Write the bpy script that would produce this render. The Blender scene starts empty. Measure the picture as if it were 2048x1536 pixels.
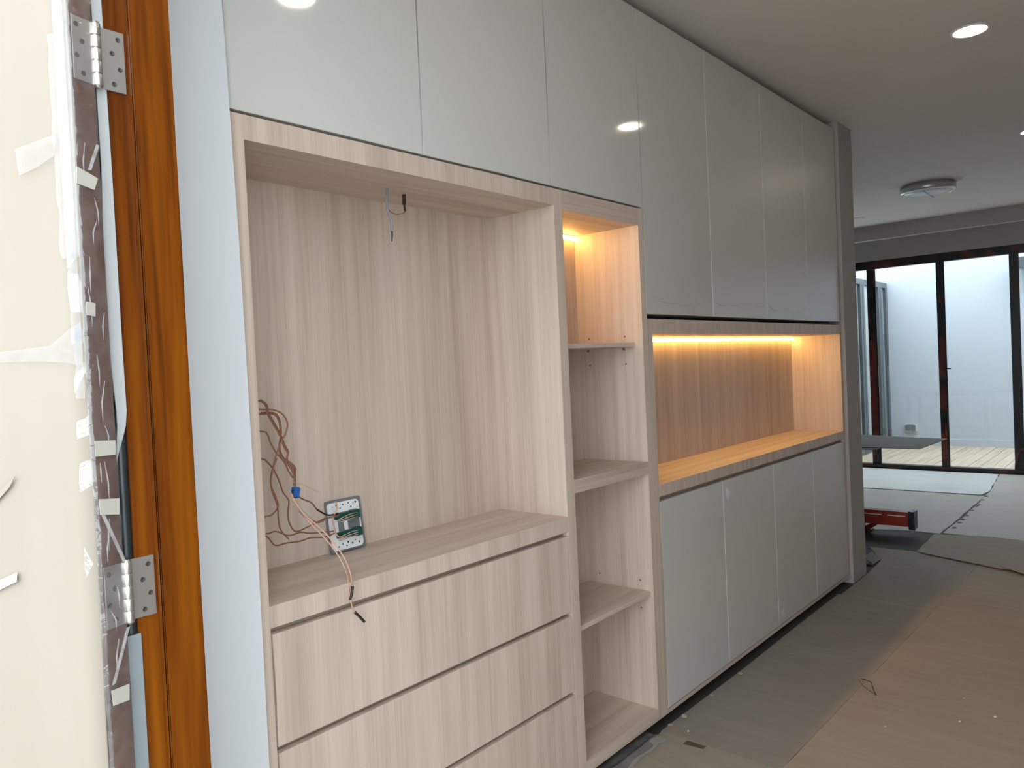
import bpy, bmesh, math, random
from mathutils import Vector, Matrix

random.seed(7)
S = bpy.context.scene
C = S.collection
rad = math.radians

# ------------------------------------------------------------------ camera
cam_d = bpy.data.cameras.new('camera')
cam = bpy.data.objects.new('camera', cam_d); C.objects.link(cam)
yaw, pit, rol = rad(40.872), rad(-1.365), rad(-2.671)
fw = Vector((math.cos(yaw)*math.cos(pit), math.sin(yaw)*math.cos(pit), math.sin(pit)))
rt = Vector((math.sin(yaw), -math.cos(yaw), 0)); up = rt.cross(fw)
r2 = rt*math.cos(rol) + up*math.sin(rol); u2 = up*math.cos(rol) - rt*math.sin(rol)
m3 = Matrix((r2, u2, -fw)).transposed()
cam.matrix_world = Matrix.Translation((0, -1.590, 1.5)) @ m3.to_4x4()
cam_d.sensor_width = 36.0; cam_d.lens = 1525.2/2048*36.0; cam_d.clip_start = 0.02
S.camera = cam

# ------------------------------------------------------------------ sky and exposure
w = bpy.data.worlds.new('overcast_sky'); S.world = w; w.use_nodes = True
bg = w.node_tree.nodes['Background']
bg.inputs[0].default_value = (0.87, 0.95, 1.0, 1); bg.inputs[1].default_value = 4.5
S.view_settings.view_transform = 'Standard'; S.view_settings.look = 'None'
S.view_settings.exposure = 0.22; S.view_settings.gamma = 1.0
S.view_settings.use_curve_mapping = False

# ------------------------------------------------------------------ materials
def newmat(name):
    m = bpy.data.materials.new(name); m.use_nodes = True
    nt = m.node_tree; return m, nt, nt.nodes['Principled BSDF']
def N(nt, t, **kw):
    n = nt.nodes.new(t)
    for k, v in kw.items(): setattr(n, k, v)
    return n
def plain(name, col, rough=0.6, metal=0.0, spec=0.5, noise=0.0, nscale=20, bump=0.0, coat=0.0):
    m, nt, p = newmat(name)
    p.inputs['Base Color'].default_value = (*col, 1); p.inputs['Roughness'].default_value = rough
    p.inputs['Metallic'].default_value = metal; p.inputs['Specular IOR Level'].default_value = spec
    p.inputs['Coat Weight'].default_value = coat
    if noise or bump:
        tc = N(nt, 'ShaderNodeTexCoord'); nz = N(nt, 'ShaderNodeTexNoise')
        nz.inputs['Scale'].default_value = nscale; nz.inputs['Detail'].default_value = 4
        nt.links.new(tc.outputs['Object'], nz.inputs['Vector'])
        if noise:
            mx = N(nt, 'ShaderNodeMix', data_type='RGBA')
            mx.inputs[6].default_value = (*[c*(1-noise) for c in col], 1)
            mx.inputs[7].default_value = (*[min(1, c*(1+noise)) for c in col], 1)
            nt.links.new(nz.outputs['Fac'], mx.inputs[0]); nt.links.new(mx.outputs[2], p.inputs['Base Color'])
        if bump:
            b = N(nt, 'ShaderNodeBump'); b.inputs['Strength'].default_value = bump; b.inputs['Distance'].default_value = 0.01
            nt.links.new(nz.outputs['Fac'], b.inputs['Height']); nt.links.new(b.outputs[0], p.inputs['Normal'])
    return m
def wood(name, cols, scale, fine, rough=0.5, coat=0.0, dist=0.0, spec=0.4):
    """long streaks: a broad and a fine noise, both stretched along the grain"""
    m, nt, p = newmat(name)
    tc = N(nt, 'ShaderNodeTexCoord')
    oi = N(nt, 'ShaderNodeObjectInfo')
    ad = N(nt, 'ShaderNodeVectorMath', operation='ADD')
    cm = N(nt, 'ShaderNodeVectorMath', operation='SCALE'); cm.inputs['Scale'].default_value = 3.0
    cx = N(nt, 'ShaderNodeCombineXYZ')
    for k in range(3): nt.links.new(oi.outputs['Random'], cx.inputs[k])
    nt.links.new(cx.outputs[0], cm.inputs[0])
    nt.links.new(tc.outputs['Object'], ad.inputs[0]); nt.links.new(cm.outputs[0], ad.inputs[1])
    def nz(sc, det, ds):
        mp = N(nt, 'ShaderNodeMapping'); mp.inputs['Scale'].default_value = sc
        t = N(nt, 'ShaderNodeTexNoise'); t.inputs['Scale'].default_value = 1; t.inputs['Detail'].default_value = det
        t.inputs['Distortion'].default_value = ds
        nt.links.new(ad.outputs[0], mp.inputs[0]); nt.links.new(mp.outputs[0], t.inputs['Vector']); return t
    a = nz(scale, 4, dist); b = nz(fine, 3, 0)
    mx = N(nt, 'ShaderNodeMath', operation='MULTIPLY_ADD'); mx.inputs[1].default_value = 0.35
    sc = N(nt, 'ShaderNodeMath', operation='MULTIPLY'); sc.inputs[1].default_value = 0.72
    nt.links.new(a.outputs['Fac'], sc.inputs[0]); nt.links.new(b.outputs['Fac'], mx.inputs[0]); nt.links.new(sc.outputs[0], mx.inputs[2])
    cr = N(nt, 'ShaderNodeValToRGB'); e = cr.color_ramp.elements
    e[0].position = 0.34; e[0].color = (*cols[0], 1); e[1].position = 0.72; e[1].color = (*cols[2], 1)
    el = e.new(0.52); el.color = (*cols[1], 1)
    nt.links.new(mx.outputs[0], cr.inputs[0]); nt.links.new(cr.outputs[0], p.inputs['Base Color'])
    p.inputs['Specular IOR Level'].default_value = spec
    p.inputs['Roughness'].default_value = rough; p.inputs['Coat Weight'].default_value = coat; p.inputs['Coat Roughness'].default_value = 0.15
    return m
def emit(name, col, st):
    m, nt, p = newmat(name)
    p.inputs['Base Color'].default_value = (0.8, 0.8, 0.8, 1)
    p.inputs['Emission Color'].default_value = (*col, 1); p.inputs['Emission Strength'].default_value = st
    return m
def clear(name, tint, gloss, rough=0.02, bump=0.0, white=0.0, scale=60):
    """thin clear sheet: see-through with a fresnel gloss and an optional milky share"""
    m, nt, p = newmat(name); nt.nodes.remove(p)
    out = nt.nodes['Material Output']
    tr = N(nt, 'ShaderNodeBsdfTransparent'); tr.inputs[0].default_value = (*tint, 1)
    gl = N(nt, 'ShaderNodeBsdfGlossy'); gl.inputs['Roughness'].default_value = rough
    fc = N(nt, 'ShaderNodeLayerWeight'); fc.inputs[0].default_value = 0.5      # Schlick, the same from both sides of the sheet
    pw_ = N(nt, 'ShaderNodeMath', operation='POWER'); pw_.inputs[1].default_value = 5.0
    lw = N(nt, 'ShaderNodeMath', operation='MULTIPLY_ADD'); lw.inputs[1].default_value = 0.96; lw.inputs[2].default_value = 0.04
    nt.links.new(fc.outputs['Facing'], pw_.inputs[0]); nt.links.new(pw_.outputs[0], lw.inputs[0])
    mu = N(nt, 'ShaderNodeMath', operation='MULTIPLY'); mu.inputs[1].default_value = gloss; mu.use_clamp = True
    nt.links.new(lw.outputs[0], mu.inputs[0])
    mx = N(nt, 'ShaderNodeMixShader'); nt.links.new(mu.outputs[0], mx.inputs[0])
    base = tr
    if bump or white:
        tc = N(nt, 'ShaderNodeTexCoord'); nz = N(nt, 'ShaderNodeTexNoise'); nz.inputs['Scale'].default_value = scale
        nz.inputs['Detail'].default_value = 3; nz.inputs['Distortion'].default_value = 1.5
        nt.links.new(tc.outputs['Object'], nz.inputs['Vector'])
    if white:
        df = N(nt, 'ShaderNodeBsdfDiffuse'); df.inputs[0].default_value = (0.9, 0.9, 0.9, 1)
        m2 = N(nt, 'ShaderNodeMixShader')
        ml = N(nt, 'ShaderNodeMath', operation='MULTIPLY'); ml.inputs[1].default_value = white*2; ml.use_clamp = True
        nt.links.new(nz.outputs['Fac'], ml.inputs[0]); nt.links.new(ml.outputs[0], m2.inputs[0])
        nt.links.new(tr.outputs[0], m2.inputs[1]); nt.links.new(df.outputs[0], m2.inputs[2]); base = m2
    if bump:
        b = N(nt, 'ShaderNodeBump'); b.inputs['Strength'].default_value = bump; b.inputs['Distance'].default_value = 0.004
        nt.links.new(nz.outputs['Fac'], b.inputs['Height']); nt.links.new(b.outputs[0], gl.inputs['Normal'])
    nt.links.new(base.outputs[0], mx.inputs[1]); nt.links.new(gl.outputs[0], mx.inputs[2])
    nt.links.new(mx.outputs[0], out.inputs[0]); return m
def board(name, a, b, rib=0.15, rough=0.7, spec=0.3):
    """corrugated protection board: fine ribs, stains and scuffs"""
    m, nt, p = newmat(name)
    tc = N(nt, 'ShaderNodeTexCoord')
    nz = N(nt, 'ShaderNodeTexNoise'); nz.inputs['Scale'].default_value = 2.2; nz.inputs['Detail'].default_value = 6
    mp = N(nt, 'ShaderNodeMapping'); mp.inputs['Scale'].default_value = (14, 1.6, 1)
    nf = N(nt, 'ShaderNodeTexNoise'); nf.inputs['Scale'].default_value = 1.5; nf.inputs['Detail'].default_value = 5
    nt.links.new(tc.outputs['Object'], nz.inputs['Vector']); nt.links.new(tc.outputs['Object'], mp.inputs[0]); nt.links.new(mp.outputs[0], nf.inputs['Vector'])
    av = N(nt, 'ShaderNodeMath', operation='ADD'); nt.links.new(nz.outputs['Fac'], av.inputs[0]); nt.links.new(nf.outputs['Fac'], av.inputs[1])
    mr = N(nt, 'ShaderNodeMapRange'); mr.inputs[1].default_value = 0.6; mr.inputs[2].default_value = 1.4
    nt.links.new(av.outputs[0], mr.inputs[0])
    mx = N(nt, 'ShaderNodeMix', data_type='RGBA'); mx.inputs[6].default_value = (*a, 1); mx.inputs[7].default_value = (*b, 1)
    nt.links.new(mr.outputs[0], mx.inputs[0]); nt.links.new(mx.outputs[2], p.inputs['Base Color'])
    bp = N(nt, 'ShaderNodeBump'); bp.inputs['Strength'].default_value = rib; bp.inputs['Distance'].default_value = 0.01
    nt.links.new(nf.outputs['Fac'], bp.inputs['Height']); nt.links.new(bp.outputs[0], p.inputs['Normal'])
    p.inputs['Roughness'].default_value = rough; p.inputs['Specular IOR Level'].default_value = spec
    return m

OAK = [(0.47, 0.365, 0.29), (0.585, 0.472, 0.39), (0.675, 0.56, 0.475)]
M = {}
M['oak_v'] = wood('oak_laminate_upright', OAK, (22, 22, 0.8), (150, 150, 2.4), 0.45)
M['oak_h'] = wood('oak_laminate_lengthwise', OAK, (0.8, 22, 22), (2.4, 150, 150), 0.45)
M['oak_dark'] = plain('oak_channel', (0.36, 0.28, 0.22), 0.6)
M['door'] = plain('gloss_pale_grey', (0.63, 0.62, 0.585), 0.07, coat=0.3)
M['door_film'] = plain('gloss_pale_grey_filmed', (0.63, 0.61, 0.575), 0.30, bump=0.05, nscale=5)
M['carcass'] = plain('carcass_board', (0.55, 0.52, 0.48), 0.6)
M['white'] = plain('white_wall_paint', (0.65, 0.675, 0.70), 0.75, noise=0.02, nscale=3)
M['grey_wall'] = plain('pale_grey_paint', (0.40, 0.375, 0.35), 0.75)
M['warm_wall'] = plain('taupe_light_damper', (0.34, 0.29, 0.25), 0.8)
M['ceil'] = plain('ceiling_paint', (0.68, 0.63, 0.58), 0.85)
M['teak'] = wood('varnished_teak', [(0.045, 0.009, 0.0004), (0.128, 0.031, 0.0008), (0.195, 0.056, 0.0016)], (26, 26, 1.2), (70, 70, 4), 0.32, 0.0, 0.8, 0.25)
M['teak_dark'] = wood('varnished_dark_edge', [(0.055, 0.014, 0.006), (0.09, 0.024, 0.010), (0.13, 0.04, 0.018)], (25, 25, 1.5), (80, 80, 3), 0.3, 0.4)
M['steel'] = plain('satin_stainless', (0.60, 0.58, 0.55), 0.33, metal=0.9)
M['screw'] = plain('screw_steel_shaded', (0.05, 0.045, 0.04), 0.4, metal=0.3)  # near black: shade in the screw dents put into the steel colour
M['dark'] = plain('dark_recess', (0.02, 0.017, 0.015), 0.6)
M['plinth'] = plain('brown_plinth', (0.10, 0.075, 0.055), 0.7)
M['rubber'] = plain('black_rubber', (0.018, 0.022, 0.024), 0.35)
M['seal'] = plain('white_plastic_trim', (0.36, 0.37, 0.37), 0.4)
M['greystrip'] = plain('grey_plastic_trim', (0.20, 0.225, 0.235), 0.4)
M['cardboard'] = board('pale_cardboard', (0.225, 0.190, 0.152), (0.25, 0.215, 0.176), 0.03)
M['tape'] = clear('clear_packing_tape', (0.95, 0.95, 0.95), 0.45, 0.2, 0.6, 0.03, 30)
M['film'] = clear('stretch_film', (0.95, 0.95, 0.95), 2.2, 0.10, 0.9, 0.07, 25)
M['film_white'] = clear('creased_film', (0.95, 0.95, 0.95), 2.0, 0.2, 0.4, 0.22, 60)
M['masking'] = plain('masking_tape', (0.43, 0.41, 0.355), 0.6, noise=0.06)
M['glass'] = clear('window_glass', (0.90, 0.93, 0.93), 1.0, 0.0)
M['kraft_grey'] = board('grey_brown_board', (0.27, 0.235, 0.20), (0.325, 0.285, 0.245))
M['kraft_warm'] = board('kraft_board', (0.315, 0.262, 0.208), (0.375, 0.315, 0.255))
M['kraft_pale'] = board('pale_grey_board', (0.44, 0.40, 0.36), (0.55, 0.505, 0.455), 0.15, 0.55, 0.4)
M['white_board'] = board('whitish_board', (0.70, 0.69, 0.68), (0.82, 0.81, 0.80), 0.15, 0.5, 0.5)
M['floor'] = plain('dark_stone_floor', (0.04, 0.037, 0.034), 0.75, noise=0.2)
M['paving'] = plain('porch_paving', (0.42, 0.41, 0.39), 0.8, noise=0.1)
M['led'] = emit('warm_led', (1.0, 0.55, 0.14), 40)
M['alu'] = plain('aluminium_profile', (0.6, 0.6, 0.6), 0.4, metal=0.8)
M['lamp_on'] = emit('downlight_lens', (1.0, 0.88, 0.72), 24)
M['lamp_off'] = plain('frosted_lamp_lens', (0.72, 0.72, 0.74), 0.3)
M['trim'] = plain('white_lamp_trim', (0.7, 0.7, 0.69), 0.4)
M['chrome'] = plain('satin_lamp_ring', (0.5, 0.5, 0.5), 0.3, metal=0.6)
M['copper'] = plain('brown_wire', (0.26, 0.115, 0.065), 0.45)
M['pinkwire'] = plain('pink_wire', (0.62, 0.36, 0.27), 0.45)
M['blackwire'] = plain('black_wire_sleeve', (0.02, 0.015, 0.012), 0.5)
M['greycable'] = plain('grey_cable', (0.27, 0.28, 0.31), 0.5)
M['blue'] = plain('blue_clip', (0.03, 0.12, 0.38), 0.4)
M['white_plastic'] = plain('white_plate', (0.82, 0.83, 0.84), 0.35)
M['grey_plastic'] = plain('grey_plate_rim', (0.17, 0.175, 0.19), 0.4)
M['green'] = plain('green_terminal', (0.008, 0.07, 0.045), 0.4)
M['frame_dark'] = plain('dark_frame_film', (0.012, 0.009, 0.009), 0.3)
def redframe():
    m, nt, p = newmat('red_brown_frame_film')
    tc = N(nt, 'ShaderNodeTexCoord'); nz = N(nt, 'ShaderNodeTexNoise'); nz.inputs['Scale'].default_value = 3.5
    cr = N(nt, 'ShaderNodeValToRGB'); e = cr.color_ramp.elements
    e[0].position = 0.47; e[0].color = (0.008, 0.007, 0.008, 1); e[1].position = 0.60; e[1].color = (0.11, 0.018, 0.010, 1)
    nt.links.new(tc.outputs['Object'], nz.inputs['Vector']); nt.links.new(nz.outputs['Fac'], cr.inputs[0]); nt.links.new(cr.outputs[0], p.inputs['Base Color'])
    p.inputs['Roughness'].default_value = 0.3; return m
M['frame_red'] = redframe()
M['deck'] = wood('pale_deck_timber', [(0.42, 0.33, 0.25), (0.55, 0.44, 0.34), (0.64, 0.53, 0.42)], (1.0, 14, 14), (2, 60, 60), 0.6)
M['court'] = plain('courtyard_render', (0.57, 0.615, 0.685), 0.8)
M['court_grey'] = plain('grey_window_frame', (0.10, 0.115, 0.125), 0.4)
M['frost'] = plain('pale_window_film', (0.42, 0.47, 0.48), 0.15)
M['red'] = plain('red_painted_metal', (0.33, 0.035, 0.02), 0.35, noise=0.15, nscale=8)
M['red_dark'] = plain('dark_red_metal', (0.10, 0.012, 0.010), 0.4)
M['ply'] = plain('brown_sheet_board', (0.11, 0.085, 0.065), 0.6, noise=0.1)
M['plaster'] = plain('plaster_chip', (0.55, 0.52, 0.47), 0.8)
M['sheet_plastic'] = clear('crumpled_poly_sheet', (0.85, 0.86, 0.9), 2.0, 0.15, 0.8, 0.16, 18)
M['residue_glint'] = plain('white_residue_glint', (0.75, 0.75, 0.73), 0.5)  # white of the door smears, also painted highlights on door edges and ladder

# ------------------------------------------------------------------ builders
def obj(name, bm, mat, parent=None, smooth=False):
    me = bpy.data.meshes.new(name)
    bmesh.ops.recalc_face_normals(bm, faces=bm.faces[:])
    if parent is not None: bmesh.ops.translate(bm, verts=bm.verts[:], vec=-wloc(parent))
    bm.to_mesh(me); bm.free()
    if smooth:
        for p in me.polygons: p.use_smooth = True
    o = bpy.data.objects.new(name, me); C.objects.link(o)
    me.materials.append(M[mat] if isinstance(mat, str) else mat)
    if parent is not None: o.parent = parent
    return o
def wloc(o):
    v = Vector(o.location)
    while o.parent is not None: o = o.parent; v += o.location
    return v
def abox(bm, x0, x1, y0, y1, z0, z1):
    v = [bm.verts.new((x, y, z)) for z in (z0, z1) for y in (y0, y1) for x in (x0, x1)]
    for f in ((0, 1, 3, 2), (4, 5, 7, 6), (0, 1, 5, 4), (2, 3, 7, 6), (0, 2, 6, 4), (1, 3, 7, 5)): bm.faces.new([v[i] for i in f])
def box(name, x0, x1, y0, y1, z0, z1, mat, parent=None, bev=0.0):
    bm = bmesh.new(); abox(bm, x0, x1, y0, y1, z0, z1)
    if bev: bmesh.ops.bevel(bm, geom=bm.edges[:], offset=bev, segments=2, affect='EDGES', profile=0.7)
    return obj(name, bm, mat, parent)
def prism(name, poly, z0, z1, mat, parent=None, bev=0.0):
    """poly: (x, y) outline, extruded upwards"""
    bm = bmesh.new(); aprism(bm, poly, z0, z1)
    if bev: bmesh.ops.bevel(bm, geom=bm.edges[:], offset=bev, segments=2, affect='EDGES')
    return obj(name, bm, mat, parent)
def aprism(bm, poly, z0, z1):
    a = [bm.verts.new((x, y, z0)) for x, y in poly]; b = [bm.verts.new((x, y, z1)) for x, y in poly]
    bm.faces.new(a); bm.faces.new(b)
    for i in range(len(poly)):
        j = (i+1) % len(poly); bm.faces.new((a[i], a[j], b[j], b[i]))
def tube(bm, pts, r, n=8, sub=5, taper=None):
    P = [Vector(p) for p in pts]
    Q = []
    if len(P) > 2 and sub > 1:
        for i in range(len(P)-1):
            p0 = P[max(i-1, 0)]; p1 = P[i]; p2 = P[i+1]; p3 = P[min(i+2, len(P)-1)]
            for k in range(sub):
                t = k/sub
                Q.append(0.5*((2*p1)+(p2-p0)*t+(2*p0-5*p1+4*p2-p3)*t*t+(3*p1-p0-3*p2+p3)*t**3))
        Q.append(P[-1])
    else: Q = P
    rings = []; ref = Vector((0.3, 0.5, 0.81))
    for i, q in enumerate(Q):
        d = (Q[min(i+1, len(Q)-1)]-Q[max(i-1, 0)]).normalized()
        s = d.cross(ref)
        if s.length < 1e-3: s = d.cross(Vector((1, 0, 0)))
        s.normalize(); t = d.cross(s)
        rr = r if taper is None else r*(1+(taper-1)*i/(len(Q)-1))
        rings.append([bm.verts.new(q+(s*math.cos(a)+t*math.sin(a))*rr) for a in [2*math.pi*k/n for k in range(n)]])
    for a, b in zip(rings, rings[1:]):
        for k in range(n): bm.faces.new((a[k], a[(k+1) % n], b[(k+1) % n], b[k]))
    bm.faces.new(rings[0]); bm.faces.new(rings[-1])
def wire(name, pts, r, mat, parent=None, **kw):
    bm = bmesh.new(); tube(bm, pts, r, **kw); return obj(name, bm, mat, parent, True)
def lathe(bm, prof, cx, cy, n=40):
    rings = []
    for r, z in prof:
        rings.append([bm.verts.new((cx+r*math.cos(2*math.pi*k/n), cy+r*math.sin(2*math.pi*k/n), z)) for k in range(n)])
    for a, b in zip(rings, rings[1:]):
        for k in range(n): bm.faces.new((a[k], a[(k+1) % n], b[(k+1) % n], b[k]))
    bm.faces.new(rings[0]); bm.faces.new(rings[-1])
def thing(name, label, cat, loc=(0, 0, 0), group=None):
    o = bpy.data.objects.new(name, None); C.objects.link(o); o.location = loc
    o.empty_display_size = 0.1
    return tag(o, label, cat, group)
def tag(o, label, cat, group=None):
    o['label'] = label; o['category'] = cat
    if group: o['group'] = group
    return o
def struct(o, label=None):
    o['kind'] = 'structure'
    if label: o['label'] = label
    return o
def sempty(name, loc, label=None):
    o = bpy.data.objects.new(name, None); C.objects.link(o); o.location = loc; o.empty_display_size = 0.1
    return struct(o, label)

CEIL = 2.95
XF = 10.28          # plane of the far sliding doors
# ------------------------------------------------------------------ room shell
struct(box('floor', 0.50, XF+0.06, -3.2, 2.6, -0.12, 0.0, 'floor'), 'dark stone floor under the protection boards')
struct(box('ceiling', 0.50, XF+0.1, -3.2, 2.6, CEIL, CEIL+0.15, 'ceil'), 'flat painted ceiling of the passage')
# short wall between the entrance frame and the cabinets, edge slightly out of plumb
bm = bmesh.new(); abox(bm, 0.640, 0.885, -0.004, 0.45, 0, CEIL)
pts = [(0.640, 0), (0.903, 0), (0.9045, 1.2), (0.900, 1.8), (0.889, 2.4), (0.882, CEIL), (0.640, CEIL)]
a = [bm.verts.new((x, -0.03, z)) for x, z in pts]; b = [bm.verts.new((x, -0.004, z)) for x, z in pts]
bm.faces.new(a); bm.faces.new(b)
for i in range(len(pts)):
    j = (i+1) % len(pts); bm.faces.new((a[i], a[j], b[j], b[i]))
abox(bm, 0.545, 0.640, -0.215, 0.45, 0, CEIL)
struct(obj('wall_left', bm, 'white'), 'white painted wall strip between teak frame and oak cabinets')
bm = bmesh.new(); abox(bm, 0.54, 0.66, -2.0, -0.215, 2.72, CEIL); abox(bm, 0.54, 0.66, -3.2, -2.0, 0, CEIL)  # unseen right side: opening width chosen for the daylight it admits
struct(obj('wall_entrance', bm, 'white'), 'white entrance wall around the open doorway')
struct(box('wall_back', 0.885, 5.09, 0.45, 0.55, 0, CEIL, 'white'), 'wall behind the built-in cabinets')
struct(box('wall_right', 0.54, XF+0.06, -3.3, -3.2, 0, CEIL, 'warm_wall'), 'unseen wall across the passage, darkened to cut bounced light')  # out of view, dark warm colour chosen to dim and tint bounced light
struct(box('wall_end', 5.078, 5.345, -0.020, 0.55, 0, CEIL, 'grey_wall'), 'grey end wall at the far side of the cabinet run')
bm = bmesh.new(); abox(bm, 5.24, 5.345, 0.55, 2.6, 0, CEIL); abox(bm, 5.24, XF+0.06, 2.6, 2.7, 0, CEIL)
struct(obj('wall_recess', bm, 'white'), 'walls of the room beyond the cabinets')
struct(box('wall_far', XF-0.06, XF+0.08, -3.2, 2.6, 2.60, CEIL, 'grey_wall'), 'grey wall above the far sliding doors')
bm = bmesh.new(); abox(bm, 9.66, 9.76, -3.2, 2.6, 2.785, CEIL)
struct(obj('trim_1', bm, 'grey_wall'), 'curtain pelmet dropped from the ceiling before the sliding doors')
struct(box('ground', -6, 0.5, -7, 5, -0.14, -0.02, 'paving'), 'paved porch outside the entrance')

# ------------------------------------------------------------------ entrance frame (teak)
fr = sempty('trim_2', (0.58, -0.26, 0), 'varnished orange teak door frame with rebate')
box('jamb', 0.533, 0.640, -0.280, -0.216, 0, 2.70, 'teak', fr, 0.0015)
box('door_stop', 0.5685, 0.638, -0.297, -0.2795, 0, 2.66, 'teak', fr, 0.003)
box('head', 0.527, 0.640, -2.00, -0.216, 2.655, 2.715, 'teak', fr)
box('jamb', 0.527, 0.640, -2.00, -1.945, 0, 2.655, 'teak', fr, 0.0015)

# ------------------------------------------------------------------ entrance door, swung wide open outside
PX, PY = 0.517, -0.292
A = Vector((-0.951, -0.309, 0)); B = Vector((-0.309, 0.951, 0))     # across the edge, along the leaf
def dl(a, b, z): return Vector((PX, PY, 0)) + A*a + B*b + Vector((0, 0, z))
def dbox(name, a0, a1, b0, b1, z0, z1, mat, parent, bev=0.0):
    bm = bmesh.new()
    v = [bm.verts.new(dl(a, b, z)) for z in (z0, z1) for b in (b0, b1) for a in (a0, a1)]
    for f in ((0, 1, 3, 2), (4, 5, 7, 6), (0, 1, 5, 4), (2, 3, 7, 6), (0, 2, 6, 4), (1, 3, 7, 5)): bm.faces.new([v[i] for i in f])
    if bev: bmesh.ops.bevel(bm, geom=bm.edges[:], offset=bev, segments=2, affect='EDGES')
    return obj(name, bm, mat, parent)
def dsheet(name, outline, a, thick, mat, parent, face='face'):
    """thin piece stuck on the door: outline in (b, z) on the face, or (a, z) on the edge"""
    bm = bmesh.new(); lo = []; hi = []
    for s, z in outline:
        if face == 'face': lo.append(bm.verts.new(dl(a, s, z))); hi.append(bm.verts.new(dl(a+thick, s, z)))
        else: lo.append(bm.verts.new(dl(s, a, z))); hi.append(bm.verts.new(dl(s, a-thick, z)))
    bm.faces.new(lo); bm.faces.new(hi)
    for i in range(len(lo)):
        j = (i+1) % len(lo); bm.faces.new((lo[i], lo[j], hi[j], hi[i]))
    return obj(name, bm, mat, parent)
door = sempty('door_1', (PX, PY, 0), 'dark timber entrance door standing wide open')
dbox('leaf', 0.003, 0.047, 0.004, 0.95, 0.008, 2.645, 'teak_dark', door, 0.001)
def hinge(z0, h=0.102):
    bm = bmesh.new()
    k = h/5
    for i in range(5):
        lathe(bm, [(0.0070, z0+i*k+0.0006), (0.0076, z0+i*k+0.0016), (0.0076, z0+(i+1)*k-0.0016), (0.0070, z0+(i+1)*k-0.0006)], PX, PY, 20)
    lathe(bm, [(0.002, z0-0.002), (0.0058, z0-0.0015), (0.0058, z0+h+0.0015), (0.002, z0+h+0.002)], PX, PY, 16)
    hg = obj('hinge', bm, 'steel', door, True)
    box('hinge_leaf', PX+0.006, 0.5645, -0.2835, -0.2802, z0+0.001, z0+h-0.001, 'steel', hg, 0.0004)
    dbox('hinge_leaf', 0.006, 0.0415, 0.0006, 0.0038, z0+0.001, z0+h-0.001, 'steel', hg, 0.0004)
    for i, (fx, fz) in enumerate(((0.77, 0.86), (0.52, 0.62), (0.80, 0.38), (0.54, 0.13))):
        for side in (0, 1):
            bm = bmesh.new()
            prof = [(0.0042, -0.0006), (0.0042, 0.0006), (0.0034, 0.0012), (0.0014, 0.0004)]
            if side == 0:
                cpos = Vector((PX+0.006+fx*0.041, -0.2836, z0+fz*h)); d = Vector((0, -1, 0))
            else:
                cpos = dl(0.006+fx*0.036, 0.0005, z0+fz*h); d = -B
            s = d.cross(Vector((0, 0, 1))).normalized(); t = Vector((0, 0, 1))
            rings = [[bm.verts.new(cpos + d*q*0.6 + (s*math.cos(2*math.pi*k/12)+t*math.sin(2*math.pi*k/12))*r) for k in range(12)] for r, q in prof]
            for ra, rb in zip(rings, rings[1:]):
                for k in range(12): bm.faces.new((ra[k], ra[(k+1) % 12], rb[(k+1) % 12], rb[k]))
            bm.faces.new(rings[-1])
            obj('screw', bm, 'screw', hg)
    return hg
hinge(1.980); hinge(1.109); hinge(0.235)
# film wrapped round the edge of the leaf, slightly ruffled
bm = bmesh.new(); rows = []
for i in range(90):
    z = 0.4+i*0.0256
    prof = [(0.052, 0.03), (0.0525, 0.001), (0.046, -0.0032), (0.034, -0.0025), (0.020, -0.0028), (0.008, -0.002)]
    rows.append([bm.verts.new(dl(a+random.uniform(-.0012, .0012), b-random.uniform(0, .0022), z)) for a, b in prof])
for r0, r1 in zip(rows, rows[1:]):
    for k in range(5): bm.faces.new((r0[k], r0[k+1], r1[k+1], r1[k]))
bm_keep = [r for r in rows]
obj('stretch_film', bm, 'film', door, True)
# creased film bands and masking tape on the edge
for out in ([(0.0517, 1.840), (0.0158, 1.829), (0.0234, 1.809), (0.0545, 1.814)], [(0.0493, 1.631), (0.0337, 1.629), (0.0351, 1.608), (0.0507, 1.610)],
            [(0.0499, 1.413), (0.0121, 1.410), (0.0137, 1.387), (0.0498, 1.388)], [(0.0481, 1.321), (0.011, 1.316), (0.0129, 1.290), (0.0471, 1.296)], [(0.0463, 1.016), (0.0129, 1.014), (0.0147, 0.988), (0.0443, 0.991)]):
    dsheet('masking_tape', out, -0.0056, 0.0007, 'masking', door, 'edge')
for (z0, z1, a0, a1) in ((1.295, 1.213, 0.0450, 0.0115), (1.105, 1.024, 0.0115, 0.0440), (1.883, 1.839, 0.0150, 0.0330)):
    dsheet('film_band', [(a0, z0), (a1, z1), (a1-0.006, z1), (a0-0.006, z0)], -0.0054, 0.0006, 'film_white', door, 'edge')
for k in range(16):
    z = 1.05+k*0.051+random.uniform(-.02, .02); a0 = random.uniform(.018, .044); l_ = random.uniform(.03, .07); sl = random.uniform(-.010, .010)
    dsheet('film_crease', [(a0, z), (a0+0.0012, z+l_*.5), (a0+sl, z+l_), (a0+sl-0.0008, z+l_), (a0-0.0016, z+l_*.5)], -0.0053, 0.0004, 'film_white', door, 'edge')
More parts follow.
